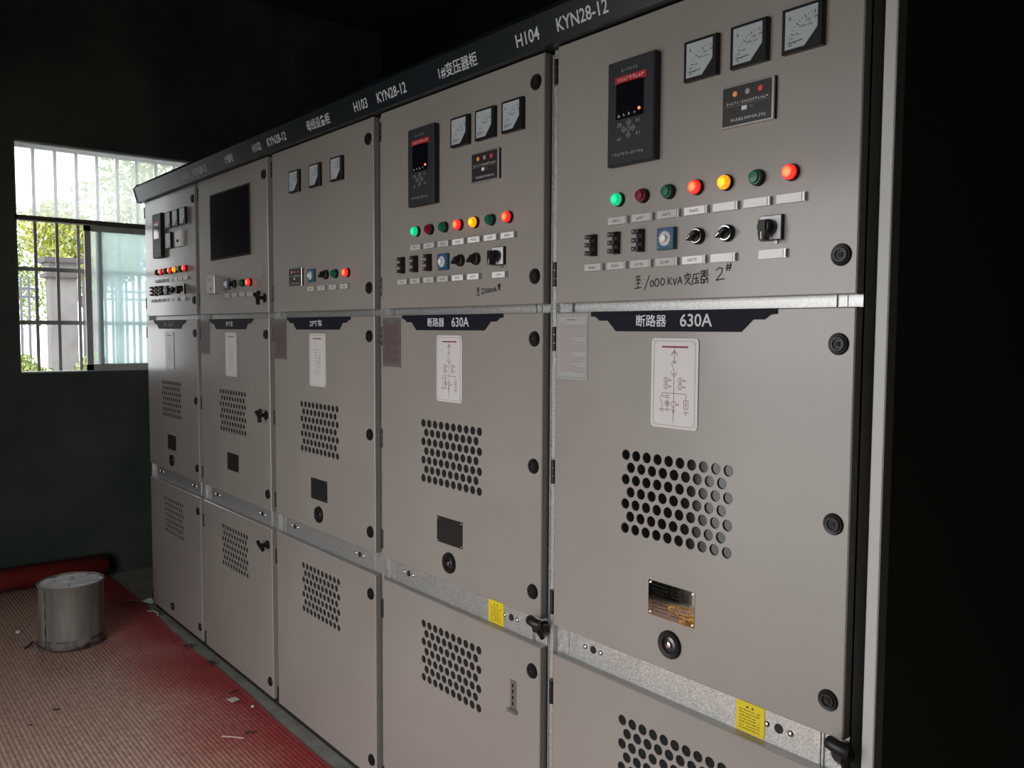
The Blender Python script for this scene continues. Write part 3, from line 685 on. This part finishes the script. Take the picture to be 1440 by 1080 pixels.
# cabinets 5 and 4 and 1: full instrument panels
for i in (4, 3):
    c = cabs[i]
    relay(c, .181, .314, 1.874, 2.094)
    for x in (.422, .5325, .643): meter(c, x, 2.052, 'amp')
    charge_display(c, .4735, .589, 1.905, 1.983, 'brown-black charge display with a silver frame')
    for k, cc in enumerate(NORMAL_LAMPS): lamp(c, .203+.0703*k, 1.804, cc)
    lower_row(c, (0, 0, 4) if i == 4 else (5, 6, 7))
c = cabs[0]
relay(c, .185, .318, 1.874, 2.094)
for x in (.402, .507, .612): meter(c, x, 2.050, 'amp')
meter(c, .402, 1.950, 'amp')
mb = MB().box(-.047, .047, -.012, 0, -.038, .038, WHITE, .002); mb.lathe([(.008, -.012), (.006, -.017), (0, -.018)], BLACK, 14, c=(0, 0, -.012)); obj('setting_dial', mb, c, (.547, 0, 1.949), label='white square setting dial with a black centre knob')
for k, cc in enumerate(['green_dark', 'red_lit', 'green_dark', 'red_lit', 'yellow_lit', 'green_dark', 'red_lit']): lamp(c, .203+.0703*k, 1.804, cc)
lower_row(c, (5, 6, 7))
# cabinet 2
c = cabs[1]
o = obj('display_window', MB().box(.150, .588, -.004, 0, 1.818, 2.104, MATTE_BLACK, .002), c, label='large dark glass window'); obj('pane', MB().box(.158, .580, -.0052, -.004, 1.826, 2.096, SCREEN), o)
mb = MB().box(.150, .236, -.022, 0, 1.672, 1.749, SILVERF, .002); o = obj('counter', mb, c, label='white-framed square counter')
mb = MB(); mb.box(.154, .228, -.0235, -.022, 1.678, 1.745, CARD); tiny_print(mb, .160, .205, 1.722, 1.738, 4, -.0238, INK, 8, 1); mb.prism([(.196, 1.690), (.205, 1.700), (.210, 1.690)], -.026, -.0235, BLACK); mb.stroke([(.158, 1.680), (.225, 1.680)], .001, -.0238, GREYINK); obj('face', mb, o)
dialsq(c, .345, 1.7085); knob(c, .420, 1.707); lamp(c, .505, 1.707, 'green_dark'); lamp(c, .582, 1.707, 'red_lit')
for k, x in enumerate((.345, .424, .505, .585)): tag_label(c, x, 1.660, k+2)
mb = MB()
for x, z in ((.712, 1.770), (.718, 1.752), (.710, 1.748), (.713, 1.733)): mb.lathe([(.003, -.0004), (0, -.0008)], INK, 6, c=(x, 0, z))
mb.stroke([(.704, 1.722), (.712, 1.730), (.720, 1.722), (.712, 1.714)], .0015, -.0006, INK); obj('ink_marks', mb, c)
# cabinet 3
c = cabs[2]
for x in (.207, .368, .5265): meter(c, x, 2.052, 'volt')
charge_display(c, .154, .258, 1.675, 1.741, 'small black charge display with a white border')
dialsq(c, .333, 1.7075); knob(c, .437, 1.7065); lamp(c, .506, 1.706, 'green_dark'); lamp(c, .588, 1.706, 'red_lit')
for k, x in enumerate((.328, .408, .490, .570)): tag_label(c, x, 1.661, k+4)
# cabinet 4 extras
c = cabs[3]
mb = MB(); mb.box(.640, .662, -.003, 0, .536, .612, STEEL, .001); mb.box(.634, .668, -.010, 0, .528, .536, STEEL)
for k in range(4): mb.box(.648, .654, -.0036, -.003, .546+.016*k, .556+.016*k, DARK)
obj('interlock_strap', mb, c, label='slotted steel strap with a foot')
# handwriting, drawn as pen strokes
def hand(parent, strokes, x0, z0, sx, sz, w, label):
    mb = MB()
    for st in strokes: mb.stroke([(x0+sx*u, z0+sz*v) for u, v in st], w, -.0006, INK)
    obj('handwriting', mb, parent, label=label)
ZHI = [[(.2, 2.9), (1.2, 3.1)], [(.9, 3.0), (.35, 2.1), (1.1, 2.2)], [(1.0, 2.5), (1.25, 2.0)], [(.3, 1.3), (1.15, 1.4)], [(.75, 2.1), (.72, .2)], [(.0, .1), (1.45, .3)]]
BIAN = [[(.7, 3.2), (.85, 2.9)], [(.1, 2.6), (1.5, 2.8)], [(.6, 2.7), (.55, 2.0)], [(1.0, 2.7), (1.0, 2.0)], [(.25, 2.3), (.1, 1.9)], [(1.35, 2.3), (1.5, 2.0)], [(.35, 1.6), (1.25, 1.7), (.2, .1)], [(.5, 1.2), (1.5, .1)]]
YA = [[(.3, 2.8), (1.6, 3.0)], [(.35, 2.8), (.0, .0)], [(.5, 1.7), (1.4, 1.8)], [(.95, 2.4), (.9, .5)], [(.4, .4), (1.6, .6)], [(1.2, 1.2), (1.4, .9)]]
QI = [[(.2, 3.1), (.2, 2.5), (.7, 2.5), (.7, 3.15), (.2, 3.1)], [(.9, 3.1), (.9, 2.5), (1.4, 2.55), (1.4, 3.2), (.9, 3.1)], [(.0, 1.9), (1.6, 2.1)], [(.8, 2.4), (.1, 1.2)], [(.8, 1.9), (1.5, 1.3)], [(.2, 1.1), (.25, .2), (.7, .3), (.7, 1.1), (.2, 1.1)], [(.95, 1.1), (.95, .3)], [(.95, 1.1), (1.45, 1.2), (1.45, .2)]]
def O(r=.5): return [[(r+r*math.sin(a*.785), 1+.9*math.cos(a*.785)) for a in range(9)]]
def off(g, dx, dz=0, s=1.): return [[(u*s+dx, v*s+dz) for u, v in st] for st in g]
K_ = [[(0, 2.2), (0, 0)], [(.9, 1.9), (.05, .9), (.9, 0)]]; V_ = [[(0, 1.7), (.4, 0), (.85, 1.8)]]; A_ = [[(0, 0), (.5, 2.1), (1, 0)], [(.25, .7), (.8, .8)]]
TWO = [[(0, 1.9), (.4, 2.4), (.9, 2.2), (.8, 1.4), (0, .1), (1.2, .3)]]; SHARP = [[(.15, 0), (.3, 1.5)], [(.6, 0), (.8, 1.6)], [(0, .5), (.9, .65)], [(.05, 1.0), (.95, 1.15)]]
FIVE = [[(.9, 2.1), (.2, 2.0), (.1, 1.2), (.8, 1.1), (.8, .3), (0, .1)]]
g = off(ZHI, 0, 0)+[[(3.1, 3.1), (2.1, -.4)]]+off(O(.42), 3.3, .3, .8)+off(O(.45), 4.2, .3, 1)+off(O(.45), 5.4, .5, .9)+off(K_, 6.9, .7, .8)+off(V_, 7.9, .6, .8)+off(A_, 8.8, .7, .8)+off(BIAN, 10.0, .4, .85)+off(YA, 11.5, .3, .85)+off(QI, 13.0, .4, .95)+off(TWO, 15.9, 1.0, 1.2)+off(SHARP, 17.6, 3.1, 1.)
hand(cabs[4], g, .250, 1.6085, .0134, .0088, .0023, '至 1000 kVA 变压器 2# handwritten in black marker')
g = off(ZHI, 0, 0)+off(TWO, 2.2, .6, .9)+off(FIVE, 3.5, .8, .9)+off(O(.42), 4.6, 1, .8)+off(K_, 5.7, 1.1, .7)+off(V_, 6.6, 1.3, .7)+off(A_, 7.4, 1.3, .75)+off(BIAN, 8.6, 1.6, .8)
hand(cabs[3], g, .487, 1.610, .0105, .0068, .0026, '至 250 kVA handwritten in black marker')
# right end panel
b = MB().box(0, .022, 0, .030, 0, 2.27, END_PAINT_LIT, .002)
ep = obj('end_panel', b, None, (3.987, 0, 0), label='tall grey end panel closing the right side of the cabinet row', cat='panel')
obj('side_sheet', MB().box(.002, .0215, .030, 1.32, 0, 2.27, mat('shade_toned_side', (.10, .135, .09), .7, spec=.1)), ep, label='side sheet coloured dark for shade')  # unlit side of the panel, its shade put into a dark green colour

# ------------------------------------------------------------------ ribbed rubber mat and floor things
def mat_surface():
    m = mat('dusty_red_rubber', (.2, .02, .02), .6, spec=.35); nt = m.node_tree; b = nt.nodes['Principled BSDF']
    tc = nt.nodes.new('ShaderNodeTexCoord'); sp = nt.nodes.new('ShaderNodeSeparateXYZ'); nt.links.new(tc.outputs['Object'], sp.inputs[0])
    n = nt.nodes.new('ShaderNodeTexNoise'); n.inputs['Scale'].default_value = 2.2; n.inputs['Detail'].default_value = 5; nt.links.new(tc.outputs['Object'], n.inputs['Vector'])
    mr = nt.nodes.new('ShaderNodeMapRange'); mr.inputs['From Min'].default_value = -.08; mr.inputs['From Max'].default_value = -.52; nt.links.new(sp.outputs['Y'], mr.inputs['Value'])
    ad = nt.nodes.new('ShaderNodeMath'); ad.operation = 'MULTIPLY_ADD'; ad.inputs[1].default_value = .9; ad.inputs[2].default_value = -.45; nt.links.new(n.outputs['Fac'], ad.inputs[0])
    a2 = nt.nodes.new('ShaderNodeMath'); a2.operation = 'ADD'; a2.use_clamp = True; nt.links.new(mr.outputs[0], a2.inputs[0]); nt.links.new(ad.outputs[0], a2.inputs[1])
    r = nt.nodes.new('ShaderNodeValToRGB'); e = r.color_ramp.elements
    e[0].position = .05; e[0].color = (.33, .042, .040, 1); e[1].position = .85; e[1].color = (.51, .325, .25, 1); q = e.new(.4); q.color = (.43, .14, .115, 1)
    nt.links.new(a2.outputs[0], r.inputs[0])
    n2 = nt.nodes.new('ShaderNodeTexNoise'); n2.inputs['Scale'].default_value = 45; n2.inputs['Detail'].default_value = 6; nt.links.new(tc.outputs['Object'], n2.inputs['Vector'])
    r2 = nt.nodes.new('ShaderNodeValToRGB'); r2.color_ramp.elements[0].position = .3; r2.color_ramp.elements[0].color = (.72, .72, .72, 1); r2.color_ramp.elements[1].position = .7; r2.color_ramp.elements[1].color = (1.2, 1.2, 1.2, 1)
    nt.links.new(n2.outputs['Fac'], r2.inputs[0])
    mx = nt.nodes.new('ShaderNodeMix'); mx.data_type = 'RGBA'; mx.blend_type = 'MULTIPLY'; mx.inputs[0].default_value = 1
    nt.links.new(r.outputs[0], mx.inputs[6]); nt.links.new(r2.outputs[0], mx.inputs[7]); nt.links.new(mx.outputs[2], b.inputs['Base Color'])
    return m
MATRED = mat_surface()
ROLLRED = noise_mat('dull_red_rubber', (.20, .015, .012), (.26, .03, .02), 5, .6)
mb = MB(); prof = []; y = -.05; P_ = .016
while y > -2.25:
    prof += [(y, .0032), (y-.006, .0032), (y-.0075, .0050), (y-.0145, .0050)]; y -= P_
xs_edge = [(XW+.01, -.024), (-.5, -.018), (-.08, -.012), (.41, -.036), (.74, -.040), (1.01, -.025), (1.33, -.028), (1.63, -.038), (1.89, -.042), (2.3, -.038), (3.0, -.03), (4.2, -.035), (5.6, -.03)]
xs = [p[0] for p in xs_edge]
v = []; f = []; n = len(prof)
for x, ye in xs_edge:
    v.append((x, ye, 0)); v.append((x, ye, .0045))
    v += [(x, yy, zz) for yy, zz in prof]
st = n+2
for i in range(len(xs)-1):
    for k in range(st-1): f.append((i*st+k, i*st+k+1, (i+1)*st+k+1, (i+1)*st+k))
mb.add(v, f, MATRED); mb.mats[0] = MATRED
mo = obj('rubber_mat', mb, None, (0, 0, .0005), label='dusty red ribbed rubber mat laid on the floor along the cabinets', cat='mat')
ro = empty('rubber_roll', (-.776, -2.25, .082), 'rolled-up dark red rubber mat lying against the left wall', 'roll')
mb = MB(); R0, ny = .068, 34; v = []; f = []; turns = 3.3; N = 90
for k in range(N+1):
    a = k/N*turns*2*math.pi; r = .020+(R0-.020)*k/N
    for yy in (0, 2.205): v.append((r*math.cos(a), yy, r*math.sin(a)-.0))
for k in range(N): f.append((2*k, 2*k+1, 2*k+3, 2*k+2))
mb.add(v, f, ROLLRED, True); me_ = mb.mesh('roll'); o = obj('roll_sheet', me_, ro); sm = o.modifiers.new('thickness', 'SOLIDIFY'); sm.thickness = .006

CANM = noise_mat('rusty_tin', (.095, .085, .07), (.27, .255, .22), 2.2, .6, .1, detail=6, stretch=(9, 9, .8), lo=.3, hi=.72)
CANR = noise_mat('rusty_stained_tin', (.03, .02, .016), (.21, .18, .165), 16, .75, .05, detail=7, lo=.42, hi=.6)
RUST = mat('dark_rust', (.05, .035, .03), .8)
WPAINT = noise_mat('dried_white_paint', (.55, .55, .53), (.85, .85, .83), 7, .5, bump=.6, bscale=18)
can = empty('paint_can', (.268, -.456, .006), 'battered metal paint can with dried white paint on its top, on the mat', 'can')
mb = MB(); H = .302; R = .143
mb.lathe([(R, 0), (R+.003, .003), (R+.001, .010), (R, .05)], CANR, 40, 'z'); mb.lathe([(R, .05), (R-.001, .15), (R-.0015, H-.012), (R+.003, H-.006), (R+.004, H), (R-.002, H+.002), (R-.005, H-.010)], CANM, 40, 'z')
obj('body', mb, can)
mb = MB(); prof = [(0, H-.008)]
v = [(0, 0, H-.009)]; f = []; NR, NA = 6, 36
for k in range(1, NR+1):
    for a in range(NA):
        rr = (R-.004)*k/NR; t = a*2*math.pi/NA; v.append((rr*math.cos(t), rr*math.sin(t), H-.011+.007*rnd.random()))
for a in range(NA): f.append((0, 1+a, 1+(a+1) % NA))
for k in range(NR-1):
    for a in range(NA): f.append((1+k*NA+a, 1+(k+1)*NA+a, 1+(k+1)*NA+(a+1) % NA, 1+k*NA+(a+1) % NA))
mb.add(v, f, WPAINT, True)
obj('paint_crust', mb, can, label='crusted white paint')
mb = MB(); mb.tube([(R*math.cos(t)*1.04, R*math.sin(t)*1.04, .012+.006*math.sin(3*t)) for t in [(-150+12*k)*math.pi/180 for k in range(18)]], .0022, RUST, 5); obj('wire_handle', mb, can, label='rusty wire bail lying round the foot')
mb = MB(); mb.box(-.0035, .0035, -.002, .002, .008, H-.012, CANR); sobj = obj('seam', mb, can, (R*math.cos(math.radians(-62)), R*math.sin(math.radians(-62)), 0), (0, 0, math.radians(28)))
# litter
def lit_obj(name, label, cat, mb, loc, rotz=0, group='scraps on the mat'): return obj(name, mb, None, loc, (0, 0, rotz), label, cat, group)
TOP = .0064
STRAW = mat('pale_straw', (.50, .33, .28), .7); CREAM = mat('cream_card', (.58, .55, .47), .7); DTWIG = mat('dark_twig', (.03, .022, .018), .8); FOAM = mat('white_foam', (.75, .76, .76), .7)
lit_obj('card_scrap', 'cream square scrap of card on the red mat near the floor strip', 'scrap', MB().add([(-.025, -.016, 0), (.022, -.02, .001), (.026, .014, .004), (-.016, .018, .001), (-.025, -.016, .0015), (.022, -.02, .0025), (.026, .014, .0055), (-.016, .018, .0025)], [(3, 2, 1, 0), (4, 5, 6, 7), (0, 1, 5, 4), (1, 2, 6, 5), (2, 3, 7, 6), (3, 0, 4, 7)], CREAM), (1.385, -.10, TOP), .2)
lit_obj('foam_crumb', 'tiny pink-white crumb on the mat right of the card scrap', 'crumb', MB().lathe([(0, 0), (.007, .002), (.006, .006), (0, .008)], FOAM, 7, 'z'), (1.50, -.066, TOP))
lit_obj('straw', 'long pale stick lying on the mat near the bottom of the picture', 'stick', MB().tube([(-.045, 0, .003), (0, .002, .0035), (.045, 0, .003)], .0032, STRAW, 6), (1.70, -.225, TOP), .72)
lit_obj('twig', 'short dark twig above the long pale stick on the mat', 'twig', MB().tube([(-.016, 0, .003), (.004, .002, .004), (.018, 0, .003)], .004, DTWIG, 5), (1.70, -.165, TOP), .95)
lit_obj('twig', 'short dark twig touching the cream card scrap', 'twig', MB().tube([(-.02, 0, .003), (0, .002, .003), (.02, -.002, .006)], .003, DTWIG, 5), (1.315, -.072, TOP), 1.5)
lit_obj('shaving', 'curved white shaving on the mat beside the paint can, near the far end', 'shaving', MB().tube([(-.05, -.012, .003), (-.015, .006, .006), (.02, .008, .006), (.05, -.004, .003)], .003, CREAM, 5), (-.19, -.075, TOP), 1.1)
lit_obj('shaving', 'curled white shaving at the mat edge by the leftmost cabinet', 'shaving', MB().tube([(-.06, 0, .003), (-.02, .012, .008), (.03, .008, .008), (.055, -.008, .004)], .003, CREAM, 5), (.10, -.030, TOP), .25)
lit_obj('crumpled_tape', 'crumpled white tape scrap at the foot of the leftmost cabinet', 'scrap', MB().add([(-.06, -.02, 0), (0, -.03, .012), (.05, -.005, .004), (.03, .03, .02), (-.03, .03, .008), (0, 0, .026)], [(0, 1, 5), (1, 2, 5), (2, 3, 5), (3, 4, 5), (4, 0, 5), (4, 3, 2, 1, 0)], FOAM), (-.125, .010, .001), .2)
def sprig(loc, seed, label):
    r = random.Random(seed); mb = MB()
    for k in range(6):
        a = r.random()*6.3; L = .012+.022*r.random(); mb.tube([(0, 0, .004), (L*.5*math.cos(a), L*.5*math.sin(a), .012*r.random()+.004), (L*math.cos(a), L*math.sin(a), .003)], .0026, DTWIG, 4)
    lit_obj('twig_tangle', label, 'twigs', mb, loc)
sprig((.685, -.045, TOP), 1, 'dark twig tangle on the mat edge, farther of the two'); sprig((.955, -.035, TOP), 2, 'dark twig tangle on the mat edge, nearer of the two')
lit_obj('dry_leaf', 'small greenish dry leaf flat on the mat between twig tangles and card scrap', 'leaf', MB().add([(-.014, 0, .002), (0, -.006, .004), (.014, 0, .002), (0, .006, .004)], [(0, 1, 2, 3)], mat('dry_leaf', (.12, .11, .09), .8)), (1.15, -.078, TOP), .5)
lit_obj('foam_crumb', 'white crumb on the mat at the left side of the paint can', 'crumb', MB().lathe([(0, 0), (.012, .004), (.011, .012), (0, .016)], FOAM, 8, 'z'), (-.02, -.640, TOP))
lit_obj('twig', 'bent dark twig on the mat left of the paint can', 'twig', MB().tube([(-.05, 0, .003), (-.03, .012, .01), (0, .018, .012), (.035, .006, .004)], .0045, DTWIG, 5), (.205, -.640, TOP), -.6)
lit_obj('twig', 'tiny dark twig in the middle of the dusty mat', 'twig', MB().tube([(-.012, 0, .003), (.012, .001, .003)], .0035, DTWIG, 5), (1.035, -.680, TOP), 1.0)
lit_obj('grit', 'small dark speck on the dusty mat at the lower left', 'speck', MB().tube([(-.006, 0, .003), (.006, .002, .003)], .0025, DTWIG, 5), (1.12, -.785, TOP), .3)

# yellow cable heap on the floor by the doorway (seen in the bright rating plate)
YCAB = mat('yellow_cable_sheath', (.75, .42, .02), .4)
cb = MB(); r = random.Random(5)
for k in range(9):
    a0 = r.random()*6.3; rr = .05+.07*r.random(); cx, cy = .05*r.gauss(0, 1), .03*r.gauss(0, 1)
    cb.tube([(cx+rr*1.5*math.cos(a0+t*.42), cy+rr*.7*math.sin(a0+t*.42), .010+.006*k+.004*math.sin(t)) for t in range(14)], .006, YCAB, 6)
obj('cable_coil', cb, None, (2.12, -2.05, .0085), label='coil of yellow cable on the mat, mirrored in the bright rating plate', cat='cable')
